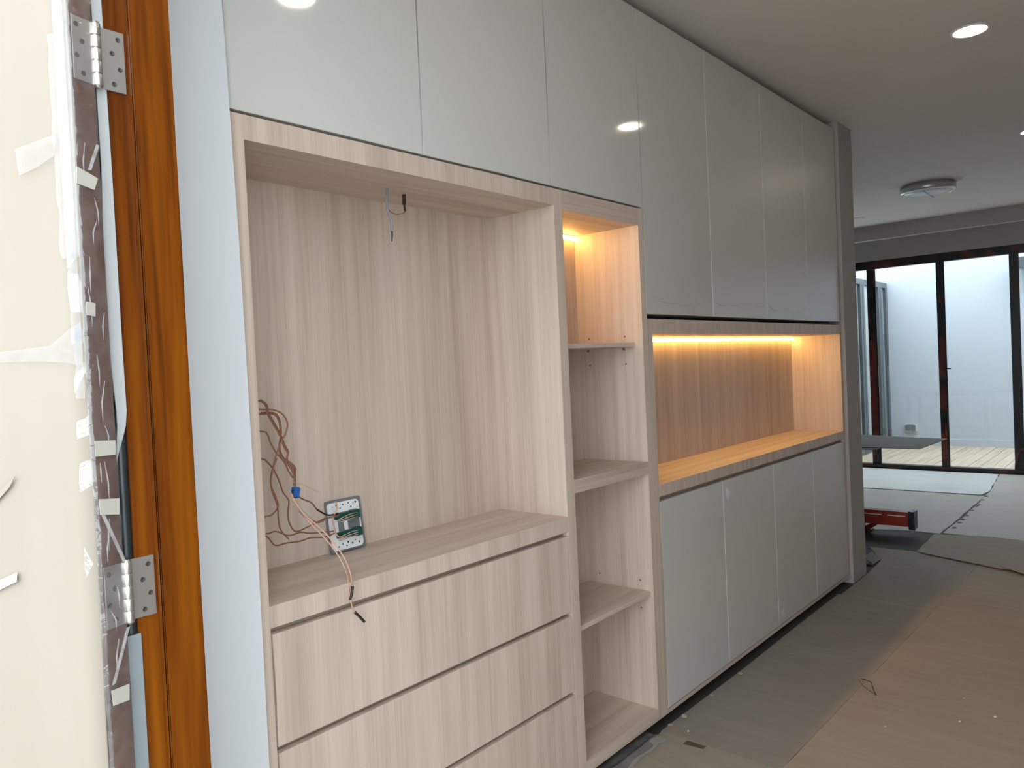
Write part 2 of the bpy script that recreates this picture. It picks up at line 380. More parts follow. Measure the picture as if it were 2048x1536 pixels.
# trims in the joint between leaf and frame
bm = bmesh.new()
sp = [(2.66, 0.516, 0.5325), (1.98, 0.5175, 0.533), (1.85, 0.518, 0.534), (1.74, 0.5145, 0.534), (1.60, 0.513, 0.534), (1.52, 0.5155, 0.5345), (1.455, 0.519, 0.535), (1.43, 0.519, 0.532), (1.41, 0.517, 0.526), (1.38, 0.5135, 0.5165), (1.365, 0.5125, 0.5135)]
f = [[bm.verts.new((x, y, z)) for x, y in ((x0, -0.2830), (x1, -0.2830), (x1, -0.2804), (x0, -0.2804))] for z, x0, x1 in sp]
for q0, q1 in zip(f, f[1:]):
    for k in range(4): bm.faces.new((q0[k], q0[(k+1) % 4], q1[(k+1) % 4], q1[k]))
bm.faces.new(f[0]); bm.faces.new(f[-1])
obj('edge_trim', bm, 'seal', fr)['label'] = 'white plastic edge trim peeling off at its lower end'
wire('gasket', [(0.5255, -0.272, 1.46), (0.5255, -0.272, 1.36), (0.5255, -0.272, 1.08), (0.5255, -0.272, 0.35)], 0.0100, 'rubber', fr, sub=1, n=12)
box('edge_trim', 0.5145, 0.5365, -0.2855, -0.2822, 0.36, 1.085, 'greystrip', fr, 0.001)
box('frame_gap', 0.507, 0.5325, -0.262, -0.216, 0, 2.65, 'dark', fr)
# cardboard cover taped over the leaf
cb = thing('cardboard_cover', 'pale cardboard sheet taped over the open entrance door', 'cardboard', tuple(dl(0.05, 0.4, 0)))
def cbz(b): return 0.0015*math.sin(b*23)
bm = bmesh.new(); rows = []
for zi in range(60):
    z = 0.05+zi*0.0435
    rows.append([bm.verts.new(dl(0.0525+0.0022*math.sin(b*17+z*2.1)+(0.0008*math.sin(z*9)), b, z)) for b in [0.0005+k*0.0405 for k in range(23)]])
for r0, r1 in zip(rows, rows[1:]):
    for k in range(22): bm.faces.new((r0[k], r0[k+1], r1[k+1], r1[k]))
g = bmesh.ops.extrude_face_region(bm, geom=bm.faces[:])
bmesh.ops.translate(bm, verts=[v for v in g['geom'] if isinstance(v, bmesh.types.BMVert)], vec=-A*0.003)
obj('sheet', bm, 'cardboard', cb, True)
def ragged(b0, b1, z0, z1, n=14, j=0.004):
    L = [(b0+random.uniform(0, j*.3), z1-(z1-z0)*k/n) for k in range(n+1)]
    Rr = [(b1+random.uniform(-j, j), z0+(z1-z0)*k/n) for k in range(n+1)]
    return L+Rr
for (b0, b1, z0, z1) in ((0.0, 0.036, 1.70, 2.05), (0.0, 0.020, 1.48, 1.71), (0.0, 0.012, 2.05, 2.55)):
    dsheet('packing_tape', ragged(b0, b1, z0, z1), 0.0558, 0.0006, 'tape', cb)
dsheet('packing_tape', [(0.030, 1.895), (0.08, 1.890), (0.1266, 1.886), (0.1215, 1.842), (0.075, 1.850), (0.038, 1.862)], 0.0562, 0.0006, 'tape', cb)
dsheet('packing_tape', [(0.0, 1.60), (0.03, 1.588), (0.074, 1.566), (0.20, 1.562), (0.20, 1.545), (0.10, 1.542), (0.04, 1.538), (0.0, 1.53)], 0.0560, 0.0006, 'tape', cb)
dsheet('paper_scrap', [(0.186, 1.195), (0.250, 1.172), (0.250, 1.156), (0.188, 1.180)], 0.0562, 0.0012, 'white_plastic', cb)
dsheet('paper_scrap', [(0.176, 1.356), (0.240, 1.318), (0.242, 1.300), (0.190, 1.338)], 0.0562, 0.0008, 'cardboard', cb)

# ------------------------------------------------------------------ cabinet run
X0, X1, X2, X3, X4, X5 = 0.943, 2.0996, 2.1455, 2.646, 2.723, 5.042
ZB = 0.045
# --- left unit: open niche over three drawers
u = thing('niche_cabinet', 'pale oak cabinet with tall open niche over three wide drawers', 'cabinet', (1.5, 0.16, 0))
box('side_panel', 0.906, X0, 0, 0.33, ZB, 2.1015, 'oak_v', u)
box('side_panel', X1, 2.1225, 0, 0.33, ZB, 2.1015, 'oak_v', u)
box('top_panel', X0, X1, 0, 0.33, 2.044, 2.1015, 'oak_h', u)
box('top_fascia', X0, X1, -0.0004, 0.0006, 2.044, 2.1015, 'oak_v', u)
box('back_panel', X0, X1, 0.312, 0.33, 0.969, 2.044, 'oak_v', u)
box('niche_shelf', X0, X1, 0, 0.33, 0.9177, 0.969, 'oak_h', u)
box('shelf_fascia', X0, X1, -0.0004, 0.0006, 0.9177, 0.969, 'oak_v', u)
box('bottom_panel', X0, X1, 0, 0.33, ZB, 0.0855, 'oak_h', u)
for i, (z0, z1) in enumerate(((0.6380, 0.9020), (0.3615, 0.6225), (0.0895, 0.3465))):
    d = box('drawer', X0+0.004, X1-0.004, 0, 0.02, z0, z1, 'oak_v', u, 0.0012)
    box('drawer_box', X0+0.02, X1-0.02, 0.021, 0.30, z0+0.02, z1-0.05, 'carcass', d)
    box('finger_channel', X0+0.001, X1-0.001, 0.024, 0.034, z1-0.03, z1+0.0150, 'oak_dark', u)
# --- shelf column
u = thing('shelf_column', 'narrow pale oak open shelf column with lit top compartment', 'shelf unit', (2.4, 0.16, 0))
box('side_panel', 2.1226, X2, 0, 0.33, ZB, 2.1015, 'oak_v', u)
box('side_panel', X3, 2.6845, 0, 0.33, ZB, 2.1015, 'oak_v', u)
box('top_panel', X2, X3, 0, 0.33, 2.0346, 2.1015, 'oak_h', u)
box('back_panel', X2, X3, 0.314, 0.33, ZB, 2.0346, 'oak_v', u)
box('fixed_shelf', X2, X3, 0, 0.314, 1.0427, 1.0909, 'oak_h', u)
box('bottom_panel', X2, X3, 0, 0.314, ZB, 0.0892, 'oak_h', u)
box('loose_shelf', X2+0.001, X3-0.001, 0.036, 0.312, 1.552, 1.570, 'oak_h', u, 0.002)
box('loose_shelf', X2+0.001, X3-0.001, 0.012, 0.312, 0.548, 0.567, 'oak_h', u, 0.003)
def pinhole(y, z, r=0.0042, length=0.0015):
    bm = bmesh.new()
    ra = [bm.verts.new((X3-0.0003, y+r*math.cos(k*math.pi/5), z+r*math.sin(k*math.pi/5))) for k in range(10)]
    rb = [bm.verts.new((X3-0.0003-length, y+r*.8*math.cos(k*math.pi/5), z+r*.8*math.sin(k*math.pi/5))) for k in range(10)]
    bm.faces.new(ra); bm.faces.new(rb)
    for k in range(10): bm.faces.new((ra[k], ra[(k+1) % 10], rb[(k+1) % 10], rb[k]))
    obj('shelf_pin', bm, 'copper', u)
for y, z in ((0.260, 1.597), (0.084, 1.597), (0.260, 1.486), (0.084, 1.486), (0.258, 0.606), (0.060, 0.606), (0.060, 0.493)): pinhole(y, z)
for y, z in ((0.265, 1.546), (0.090, 1.546)): pinhole(y, z, 0.005, 0.008)
# --- sideboard with the long lit niche
u = thing('sideboard', 'low cupboard with glossy grey doors under long lit oak niche', 'cabinet', (3.9, 0.16, 0))
box('side_panel', 2.6847, X4, 0, 0.33, ZB, 1.664, 'oak_v', u)
box('side_panel', X5, 5.077, 0, 0.33, ZB, 1.664, 'oak_v', u)
box('niche_top', X4, X5, 0, 0.33, 1.604, 1.664, 'oak_h', u)
box('top_fascia', X4, X5, -0.0004, 0.0006, 1.604, 1.664, 'oak_v', u)
box('back_panel', X4, X5, 0.313, 0.33, ZB, 1.604, 'oak_v', u)
box('niche_shelf', X4, X5, 0, 0.313, 0.9373, 0.9867, 'oak_h', u)
box('shelf_fascia', X4, X5, -0.0004, 0.0006, 0.9373, 0.9867, 'oak_v', u)
box('bottom_panel', X4, X5, 0, 0.313, ZB, 0.0625, 'oak_h', u)
box('finger_channel', X4, X5, 0.022, 0.032, 0.88, 0.9372, 'oak_dark', u)
xs = [X4, 3.2995, 3.8990, 4.4748, X5]
for i in range(4):
    d = box('door', xs[i]+0.0018, xs[i+1]-0.0018, -0.0005, 0.0185, 0.0660, 0.918, 'door_film' if i else 'door', u, 0.001)
    if i: box('lit_edge_band', xs[i]+0.0006, xs[i]+0.0034, -0.0009, 0.012, 0.066, 0.918, 'residue_glint', d)  # pale door edge, with light caught in the seam put into its colour
    if i in (1, 2):
        zz = (0.855, 0.125)[i-1]
        bm = bmesh.new()
        L = [(xs[i]+0.05+0.022*math.cos(t)*random.uniform(.6, 1.2), zz+0.03*math.sin(t)*random.uniform(.6, 1.1)) for t in [k*math.pi/6 for k in range(12)]]
        lo = [bm.verts.new((x, -0.0008, z)) for x, z in L]; hi = [bm.verts.new((x, -0.0016, z)) for x, z in L]
        bm.faces.new(lo); bm.faces.new(hi)
        for k in range(12): bm.faces.new((lo[k], lo[(k+1) % 12], hi[(k+1) % 12], hi[k]))
        obj('film_patch', bm, 'residue_glint', d)
# --- plinth behind the run
struct(box('baseboard_left', 0.906, 5.077, 0.05, 0.07, 0, ZB, 'plinth'), 'dark recessed plinth under the cabinets')
# --- upper cupboards
u = thing('upper_cupboard', 'wall cupboard of three pale glossy doors above the oak niche', 'cabinet', (1.8, 0.16, 2.1))
box('carcass', 0.906, 2.684, 0.0195, 0.44, 2.1080, 2.901, 'carcass', u)
xs = [0.906, 1.4993, 2.0874, 2.6840]
for i in range(3): box('door', xs[i]+0.0016, xs[i+1]-0.0016, -0.0005, 0.0185, 2.1085, 2.902, 'door', u, 0.001)
u = thing('tall_cupboard', 'tall wall cupboard of four filmed glossy grey doors above lit niche', 'cabinet', (3.9, 0.16, 1.68))
box('carcass', 2.6865, 5.06, 0.0195, 0.44, 1.6825, 2.901, 'carcass', u)
xs = [2.6855, 3.2760, 3.8990, 4.4987, 5.058]
for i in range(4):
    d = box('door', xs[i]+0.0018, xs[i+1]-0.0018, -0.0005, 0.0185, 1.6825, 2.902, 'door_film' if i else 'door', u, 0.001)
    if i: box('lit_edge_band', xs[i]+0.0006, xs[i]+0.0032, -0.0009, 0.012, 1.6825, 2.902, 'residue_glint', d)  # whitened edge band also paints the light along the seam
    if i == 3:
        bm = bmesh.new(); rows = []
        for k in range(16):
            z = 1.70+k*0.022
            rows.append([bm.verts.new((5.052-q*0.012-random.uniform(0, .004), -0.002-random.uniform(0, .008)*(1+q % 2), z)) for q in range(4)])
        for r0, r1 in zip(rows, rows[1:]):
            for k in range(3): bm.faces.new((r0[k], r0[k+1], r1[k+1], r1[k]))
        o = obj('peeled_film', bm, 'tape', d); o['label'] = 'crinkled clear film peeling off the door edge'
    # wrinkle lines of the loose protective film
    if i < 3:
        x0, x1 = xs[i]+0.03, xs[i+1]-0.03
        bm = bmesh.new()
        tube(bm, [(x0+(x1-x0)*k/7, -0.0012, 1.735+random.uniform(-.012, .012)+(0.02 if k in (0, 7) else 0)) for k in range(8)], 0.0014, n=5, sub=4)
        obj('film_wrinkle', bm, 'door', d)
struct(box('trim_3', 0.906, 5.077, 0.12, 0.14, 2.901, CEIL, 'grey_wall'), 'recessed filler between cupboard tops and ceiling')

# ------------------------------------------------------------------ LED strips at the back of the niches
def led(name, label, x0, x1, y, z, st):
    t = thing(name, label, 'strip light', ((x0+x1)/2, y, z-0.02), 'warm strip lights in the niches')
    bm = bmesh.new()       # corner profile
    pr = [(y, z), (y, z-0.018), (y-0.003, z-0.018), (y-0.016, z-0.004), (y-0.016, z)]
    lo = [bm.verts.new((x0, yy, zz)) for yy, zz in pr]; hi = [bm.verts.new((x1, yy, zz)) for yy, zz in pr]
    bm.faces.new(lo); bm.faces.new(hi)
    for i in range(5): bm.faces.new((lo[i], lo[(i+1) % 5], hi[(i+1) % 5], hi[i]))
    obj('channel', bm, 'alu', t)
    bm = bmesh.new()
    q = [(y-0.0035, z-0.0182), (y-0.0165, z-0.0042), (y-0.0172, z-0.0048), (y-0.0042, z-0.0188)]
    lo = [bm.verts.new((x0+.002, yy, zz)) for yy, zz in q]; hi = [bm.verts.new((x1-.002, yy, zz)) for yy, zz in q]
    bm.faces.new(lo); bm.faces.new(hi)
    for i in range(4): bm.faces.new((lo[i], lo[(i+1) % 4], hi[(i+1) % 4], hi[i]))
    obj('diffuser', bm, 'led', t)
led('led_strip', 'short glowing warm strip light in the top shelf compartment', X2+0.002, X3-0.002, 0.3135, 2.034, 26)
led('led_strip', 'long glowing warm strip light along the back of the sideboard niche', X4+0.002, X5-0.002, 0.3125, 1.6035, 26)

# ------------------------------------------------------------------ ceiling lamps
def downlight(x, y, label, on=True, r=0.068, group=None):
    t = thing('downlight', label, 'downlight', (x, y, CEIL-0.006), group)
    bm = bmesh.new(); lathe(bm, [(r+0.014, CEIL), (r+0.013, CEIL-0.004), (r+0.002, CEIL-0.006), (r, CEIL-0.003), (r, CEIL)], x, y)
    obj('trim_ring', bm, 'trim' if on else 'chrome', t, True)
    bm = bmesh.new(); lathe(bm, [(r-0.001, CEIL-0.001), (r-0.002, CEIL-0.0045), (0.01, CEIL-0.005)], x, y)
    obj('lens', bm, 'lamp_on' if on else 'lamp_off', t)
    return t
G = 'lit downlights in a row over the passage'
downlight(1.745, -0.925, 'lit round recessed downlight just inside the entrance', group=G)
downlight(4.125, -0.917, 'lit round recessed downlight over the passage beside the tall cupboard', group=G)
downlight(6.40, -0.90, 'lit round recessed downlight between the passage and the round surface lamp', group=G)
downlight(8.976, 0.997, 'small unlit recessed downlight close to the curtain pelmet', False, 0.05)
t = thing('ceiling_lamp', 'unlit round surface ceiling lamp with metal ring and frosted lens', 'ceiling lamp', (7.712, 0.036, CEIL-0.09))
cx, cy = 7.69, 0.03
bm = bmesh.new(); lathe(bm, [(0.205, CEIL), (0.205, CEIL-0.012), (0.222, CEIL-0.018), (0.225, CEIL-0.06), (0.215, CEIL-0.072), (0.19, CEIL-0.074), (0.19, CEIL-0.05)], cx, cy, 56); obj('ring', bm, 'chrome', t, True)
bm = bmesh.new(); lathe(bm, [(0.189, CEIL-0.055), (0.187, CEIL-0.074), (0.13, CEIL-0.084), (0.06, CEIL-0.089), (0.01, CEIL-0.09)], cx, cy, 56); obj('lens', bm, 'lamp_off', t, True)
box('cross_bar', cx-0.19, cx+0.19, cy-0.006, cy+0.006, CEIL-0.094, CEIL-0.085, 'chrome', t)

# ------------------------------------------------------------------ wiring in the niche
WIRES = {
 'A': [(1.036, 0.15, 1.441), (1.054, 0.152, 1.427), (1.059, 0.154, 1.406), (1.075, 0.156, 1.379), (1.093, 0.158, 1.348), (1.105, 0.16, 1.317), (1.116, 0.162, 1.299), (1.112, 0.164, 1.278), (1.129, 0.166, 1.25), (1.136, 0.168, 1.223), (1.136, 0.17, 1.203)],
 'B': [(1.023, 0.13, 1.421), (1.062, 0.135, 1.417), (1.094, 0.141, 1.403), (1.11, 0.146, 1.377), (1.106, 0.152, 1.351), (1.093, 0.157, 1.327), (1.081, 0.162, 1.295), (1.076, 0.168, 1.27), (1.07, 0.173, 1.241), (1.074, 0.178, 1.206), (1.091, 0.184, 1.164), (1.095, 0.189, 1.129), (1.104, 0.195, 1.097), (1.13, 0.2, 1.065)],
 'C': [(1.047, 0.17, 1.407), (1.07, 0.171, 1.406), (1.091, 0.172, 1.401), (1.103, 0.173, 1.381), (1.105, 0.174, 1.347), (1.1, 0.176, 1.309), (1.111, 0.177, 1.282), (1.133, 0.178, 1.266), (1.146, 0.179, 1.247), (1.14, 0.18, 1.209)],
 'D': [(1.06, 0.19, 1.361), (1.075, 0.188, 1.354), (1.084, 0.187, 1.327), (1.098, 0.185, 1.3), (1.117, 0.183, 1.276), (1.129, 0.182, 1.249), (1.139, 0.18, 1.23)],
 'E': [(1.041, 0.16, 1.293), (1.061, 0.17, 1.282), (1.083, 0.18, 1.26), (1.104, 0.19, 1.226), (1.12, 0.2, 1.193), (1.142, 0.21, 1.167), (1.145, 0.22, 1.139), (1.152, 0.23, 1.106), (1.177, 0.24, 1.073), (1.225, 0.25, 1.076), (1.288, 0.26, 1.087)],
 'F': [(1.064, 0.2, 1.138), (1.086, 0.193, 1.145), (1.095, 0.187, 1.163), (1.085, 0.18, 1.187), (1.069, 0.173, 1.224), (1.072, 0.167, 1.258), (1.082, 0.16, 1.29)],
 'G': [(1.046, 0.17, 1.1), (1.084, 0.186, 1.097), (1.131, 0.202, 1.075), (1.177, 0.218, 1.073), (1.218, 0.233, 1.061), (1.272, 0.249, 1.051), (1.32, 0.265, 1.043)],
 'H': [(1.034, 0.15, 1.098), (1.068, 0.168, 1.066), (1.116, 0.187, 1.06), (1.167, 0.205, 1.052), (1.211, 0.223, 1.05), (1.272, 0.242, 1.038), (1.318, 0.26, 1.038)],
 'M': [(1.193, 0.2, 1.11), (1.239, 0.222, 1.088), (1.287, 0.243, 1.089), (1.342, 0.265, 1.086)],
}
PINK = {
 'J': [(1.106, 0.15, 1.199), (1.11, 0.133, 1.17), (1.121, 0.115, 1.144), (1.13, 0.098, 1.119), (1.15, 0.081, 1.087), (1.171, 0.064, 1.051), (1.182, 0.046, 1.017), (1.183, 0.029, 0.989), (1.175, 0.012, 0.978), (1.164, -0.006, 0.945), (1.159, -0.023, 0.912), (1.154, -0.04, 0.904)],
 'K': [(1.104, 0.14, 1.2), (1.109, 0.121, 1.167), (1.124, 0.102, 1.136), (1.139, 0.083, 1.114), (1.159, 0.064, 1.083), (1.173, 0.046, 1.052), (1.18, 0.027, 1.024), (1.18, 0.008, 0.993), (1.171, -0.011, 0.969), (1.157, -0.03, 0.968)],
 'L': [(1.326, 0.255, 1.13), (1.329, 0.256, 1.108), (1.314, 0.258, 1.082), (1.319, 0.259, 1.053), (1.33, 0.261, 1.027), (1.353, 0.262, 1.019)],
}
wb = thing('wire_bundle', 'tangle of brown and pink wires hanging from the niche side', 'wires', (0.95, 0.16, 1.1))
for k, p in WIRES.items():
    q = p if k == 'M' else [(0.944, p[0][1], p[0][2]+0.02), (0.985, p[0][1], p[0][2]+0.012)]+p
    wire('wire', q, 0.0021, 'copper', wb, n=7)
for k in 'AC':   # twisted partners lying beside the first strands
    wire('wire', [(x+0.006, y+0.005, z+0.003) for x, y, z in WIRES[k]], 0.0018, 'copper', wb, n=7)
for k, p in PINK.items(): wire('wire', p, 0.0021, 'pinkwire', wb, n=7)['label'] = 'pink insulated wire'
wire('wire', [(1.145, 0.175, 1.182), (1.177, 0.193, 1.165), (1.214, 0.211, 1.148), (1.241, 0.229, 1.124)], 0.0021, 'copper', wb, n=7)
wire('wire', [(1.241, 0.229, 1.124), (1.29, 0.247, 1.097), (1.337, 0.265, 1.092)], 0.0027, 'blackwire', wb, n=7)['label'] = 'black wire end'
wire('wire', [(1.105, 0.17, 1.223), (1.137, 0.167, 1.219), (1.174, 0.163, 1.202), (1.202, 0.16, 1.183)], 0.0008, 'pinkwire', wb, n=5)
wire('wire_sleeve', [(1.153, -0.04, 0.905), (1.167, -0.04, 0.89), (1.181, -0.04, 0.873)], 0.0034, 'blackwire', wb)['label'] = 'black sleeved wire end'
wire('wire_sleeve', [(1.157, -0.03, 0.968), (1.155, -0.03, 0.953), (1.148, -0.03, 0.936)], 0.0042, 'blackwire', wb, taper=0.7)['label'] = 'black sleeved wire end'
wire('tape_wrap', [(1.122, 0.128, 1.151), (1.133, 0.124, 1.137), (1.143, 0.118, 1.124)], 0.0055, 'masking', wb)
bm = bmesh.new(); abox(bm, -0.012, 0.012, -0.006, 0.006, -0.015, 0.015); bmesh.ops.bevel(bm, geom=bm.edges[:], offset=0.003, segments=2, affect='EDGES')
bmesh.ops.rotate(bm, verts=bm.verts[:], cent=(0, 0, 0), matrix=Matrix.Rotation(rad(14), 3, 'Y')); bmesh.ops.translate(bm, verts=bm.verts[:], vec=(1.139, 0.172, 1.192))
obj('connector', bm, 'blue', wb)['label'] = 'small blue splice connector'

# unscrewed socket plate showing its back, leaning in the niche corner
pl = thing('socket_plate', 'unscrewed white socket plate showing green terminals, leaning in niche', 'socket plate', (1.39, 0.29, 0.97))
def rrect(x0, x1, z0, z1, r, n=6):
    out = []
    for cx_, cz_, a0 in ((x1-r, z1-r, 0), (x0+r, z1-r, 90), (x0+r, z0+r, 180), (x1-r, z0+r, 270)):
        for k in range(n+1): out.append((cx_+r*math.cos(rad(a0+90*k/n)), cz_+r*math.sin(rad(a0+90*k/n))))
    return out
LEAN = 0.02
def slab(name, out, y0, y1, mat, parent):
    bm = bmesh.new()
    f = lambda z: (z-0.972)/0.15*LEAN
    lo = [bm.verts.new((x, y0+f(z), z)) for x, z in out]; hi = [bm.verts.new((x, y1+f(z), z)) for x, z in out]
    bm.faces.new(lo); bm.faces.new(hi)
    for i in range(len(out)):
        j = (i+1) % len(out); bm.faces.new((lo[i], lo[j], hi[j], hi[i]))
    return obj(name, bm, mat, parent)
slab('rim', rrect(1.322, 1.448, 0.972, 1.124, 0.006), 0.282, 0.2905, 'grey_plastic', pl)
wp = slab('back_plate', rrect(1.324, 1.436, 0.979, 1.118, 0.012), 0.276, 0.282, 'white_plastic', pl)
slab('recess', rrect(1.352, 1.430, 1.012, 1.088, 0.003), 0.2745, 0.276, 'grey_plastic', pl)
slab('label_patch', rrect(1.372, 1.385, 1.035, 1.061, 0.001), 0.273, 0.2745, 'white_plastic', pl)
for z0 in (1.066, 1.013):
    g_ = slab('terminal_block', rrect(1.395, 1.424, z0, z0+0.024, 0.002), 0.258, 0.2745, 'green', pl)
    slab('terminal_base', rrect(1.340, 1.395, z0+0.003, z0+0.019, 0.002), 0.268, 0.2745, 'green', g_)
    for k in range(3):
        wire('lead', [(1.40, 0.256, z0+0.006+k*0.006), (1.375, 0.250, z0+0.006+k*0.007), (1.35, 0.255, z0+0.002+k*0.006), (1.335, 0.262, z0+k*0.004)], 0.0012, 'pinkwire' if k == 1 else 'seal', g_, n=6)
for x, z in ((1.340, 1.107), (1.354, 1.110), (1.378, 1.109), (1.398, 1.111), (1.416, 1.108), (1.424, 1.110), (1.366, 1.100), (1.406, 1.099), (1.345, 0.990), (1.360, 0.995), (1.374, 0.988), (1.380, 0.998), (1.395, 0.992), (1.408, 0.999), (1.420, 0.991)):
    s_ = random.choice((0.0014, 0.0019, 0.0026))
    slab('slot', rrect(x-s_, x+s_, z-s_, z+s_, s_*0.5, 2), 0.2752, 0.2762, 'dark', wp)

cbq = thing('dangling_cable', 'grey cable with a thin brown lead dangling from niche top', 'cable', (1.497, 0.16, 1.89))
wire('cable', [(1.497, 0.16, 2.0435), (1.495, 0.16, 2.012), (1.495, 0.16, 1.98), (1.505, 0.16, 1.956), (1.509, 0.16, 1.935), (1.508, 0.16, 1.917)], 0.0040, 'greycable', cbq)
wire('cable_end', [(1.508, 0.16, 1.918), (1.508, 0.16, 1.905), (1.506, 0.16, 1.887)], 0.0034, 'blackwire', cbq, taper=0.5)
wire('lead', [(1.495, 0.16, 1.986), (1.51, 0.16, 1.973), (1.533, 0.16, 1.971), (1.558, 0.16, 1.978), (1.564, 0.16, 1.986)], 0.0014, 'copper', cbq, n=6)
wire('lead_sleeve', [(1.564, 0.16, 1.984), (1.561, 0.16, 2.008)], 0.0032, 'blackwire', cbq)
wire('lead_connector', [(1.561, 0.16, 2.004), (1.562, 0.16, 2.016), (1.563, 0.16, 2.034)], 0.0055, 'blackwire', cbq)

# ------------------------------------------------------------------ floor protection boards
def sheet(label, poly, z, mat, th=0.004, lift=None, group=None, jit=0.006):
    """thin board: outline resampled, slightly wavy edges"""
    out = []
    for i in range(len(poly)):
        p, q = Vector(poly[i]), Vector(poly[(i+1) % len(poly)])
        n = max(2, int((q-p).length/0.12))
        nn = Vector((-(q-p).y, (q-p).x)).normalized()
        for k in range(n):
            out.append(p+(q-p)*k/n + (nn*random.uniform(-jit, jit) if k else Vector((0, 0))))
    bm = bmesh.new()
    lo = [bm.verts.new((v.x, v.y, z+(lift(v.x, v.y) if lift else 0))) for v in out]
    hi = [bm.verts.new((v.x, v.y, z+th+(lift(v.x, v.y) if lift else 0))) for v in out]
    bm.faces.new(lo); bm.faces.new(hi)
    for i in range(len(out)):
        j = (i+1) % len(out); bm.faces.new((lo[i], lo[j], hi[j], hi[i]))
    return tag(obj('floor_board', bm, mat), label, 'floor protection', group)
sheet('brown protection board on the floor in front of the shelf column', [(0.75, -0.10), (2.30, -0.06), (2.40, -0.035), (2.52, -0.045), (2.55, -0.010), (2.639, -0.012), (2.639, -3.0), (0.75, -3.0)], 0.0005, 'kraft_warm')
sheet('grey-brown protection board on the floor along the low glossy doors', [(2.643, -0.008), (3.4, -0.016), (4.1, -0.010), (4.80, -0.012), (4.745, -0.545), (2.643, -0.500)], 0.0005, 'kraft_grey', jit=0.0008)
sheet('wide kraft protection board on the floor with a bent wire on it', [(2.643, -0.501), (4.745, -0.546), (4.52, -3.0), (2.643, -3.0)], 0.0005, 'kraft_warm', jit=0.0008)
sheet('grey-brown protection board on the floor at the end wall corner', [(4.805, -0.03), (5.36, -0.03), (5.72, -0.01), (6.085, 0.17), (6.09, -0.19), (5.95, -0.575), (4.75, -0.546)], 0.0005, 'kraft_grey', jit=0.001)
sheet('kraft protection board on the floor beyond the taped seam', [(4.75, -0.547), (5.95, -0.576), (5.80, -0.88), (5.65, -3.0), (4.525, -3.0)], 0.0005, 'kraft_warm', jit=0.001)
sheet('loose brown board with a cut corner overlapping the passage boards', [(6.07, -0.16), (5.84, -0.72), (5.86, -0.80), (6.78, -0.80), (6.80, -0.45), (6.70, -0.14)], 0.006, 'kraft_warm', 0.005, lambda x, y: 0.012*max(0, (6.35-x)))
sheet('torn brown board lying beside the loose cut-corner board', [(5.90, -0.70), (5.76, -0.86), (5.62, -2.9), (6.75, -2.9), (6.78, -0.82), (6.1, -0.76)], 0.0125, 'kraft_warm', 0.004, lambda x, y: 0.010*max(0, (6.2-x)))
sheet('pale board on the floor under the red ladder end', [(6.77, -0.17), (8.66, -0.178), (8.60, 2.2), (6.68, 2.2), (6.70, 0.3), (6.78, 0.06)], 0.0005, 'kraft_pale')
sheet('pale board on the floor right before the sliding door track', [(8.72, -0.14), (8.96, -0.168), (10.16, -0.075), (10.18, 2.2), (8.66, 2.2), (8.69, 0.8)], 0.0005, 'white_board')
sheet('large pale board on the floor with ragged tape along its edge', [(6.80, -0.185), (7.4, -0.20), (8.9, -0.182), (10.17, -0.085), (10.17, -3.0), (6.80, -3.0)], 0.0005, 'kraft_pale', 0.006)
# tape along the joint
for i in range(9):
    x = 6.95+i*0.21+random.uniform(-.06, .06); y = -0.215+0.03*(x-7.2)/2
    r_ = random.uniform(.03, .07)
    bm = bmesh.new(); aprism(bm, [(x, y-.012), (x+r_, y-.02), (x+r_*1.4, y+.004), (x+r_*.8, y+.016), (x+.01, y+.014)], 0.0068, 0.0085)
    tag(obj('tape_scrap', bm, 'dark'), 'dark torn tape scrap along the joint of the pale boards', 'scrap', 'tape scraps on the board joint')
bm = bmesh.new(); aprism(bm, [(2.60, -0.13), (2.633, -0.13), (2.633, -0.21), (2.61, -0.21)], 0.0048, 0.0058)
tag(obj('tape_patch', bm, 'plinth'), 'small dark tape patch on the first board seam', 'tape')
bm = bmesh.new(); aprism(bm, [(4.83, -0.06), (4.80, -0.06), (4.732, -0.55), (4.690, -1.0), (4.655, -1.35), (4.668, -1.35), (4.706, -1.0), (4.752, -0.55)], 0.0047, 0.0060)
tag(obj('seam_tape', bm, 'kraft_warm'), 'thin pale tape line across the passage seam', 'tape')

# ------------------------------------------------------------------ debris
wr = thing('bent_wire', 'thin bent wire scrap lying on the kraft board', 'wire', (3.53, -0.54, 0.005))
wire('strand', [(3.585, -0.495, 0.008), (3.578, -0.515, 0.010), (3.572, -0.545, 0.007), (3.52, -0.565, 0.007), (3.452, -0.598, 0.007)], 0.0018, 'blackwire', wr, n=6, sub=3)
wire('strand', [(3.575, -0.49, 0.007), (3.53, -0.515, 0.008), (3.49, -0.55, 0.007), (3.452, -0.598, 0.008)], 0.0010, 'blackwire', wr, n=6, sub=3)
def chip(x, y, z, s, label, mat='plaster', name='plaster_chip', group='plaster chips on the floor boards'):
    bm = bmesh.new(); bmesh.ops.create_icosphere(bm, subdivisions=1, radius=s)
    for v in bm.verts: v.co = Vector((v.co.x*random.uniform(.6, 1.3), v.co.y*random.uniform(.6, 1.3), v.co.z*random.uniform(.35, .6)))
    mz = min(v.co.z for v in bm.verts)
    bmesh.ops.translate(bm, verts=bm.verts[:], vec=(x, y, z-mz))
    return tag(obj(name, bm, mat), label, 'debris', group)
for x, y, s in ((3.505, -1.029, .008), (3.382, -0.928, .007), (3.175, -0.706, .006), (3.62, -0.90, .005), (2.70, -0.10, .006)):
    chip(x, y, 0.0047, s, 'tiny pale plaster chip lying on the floor boards')
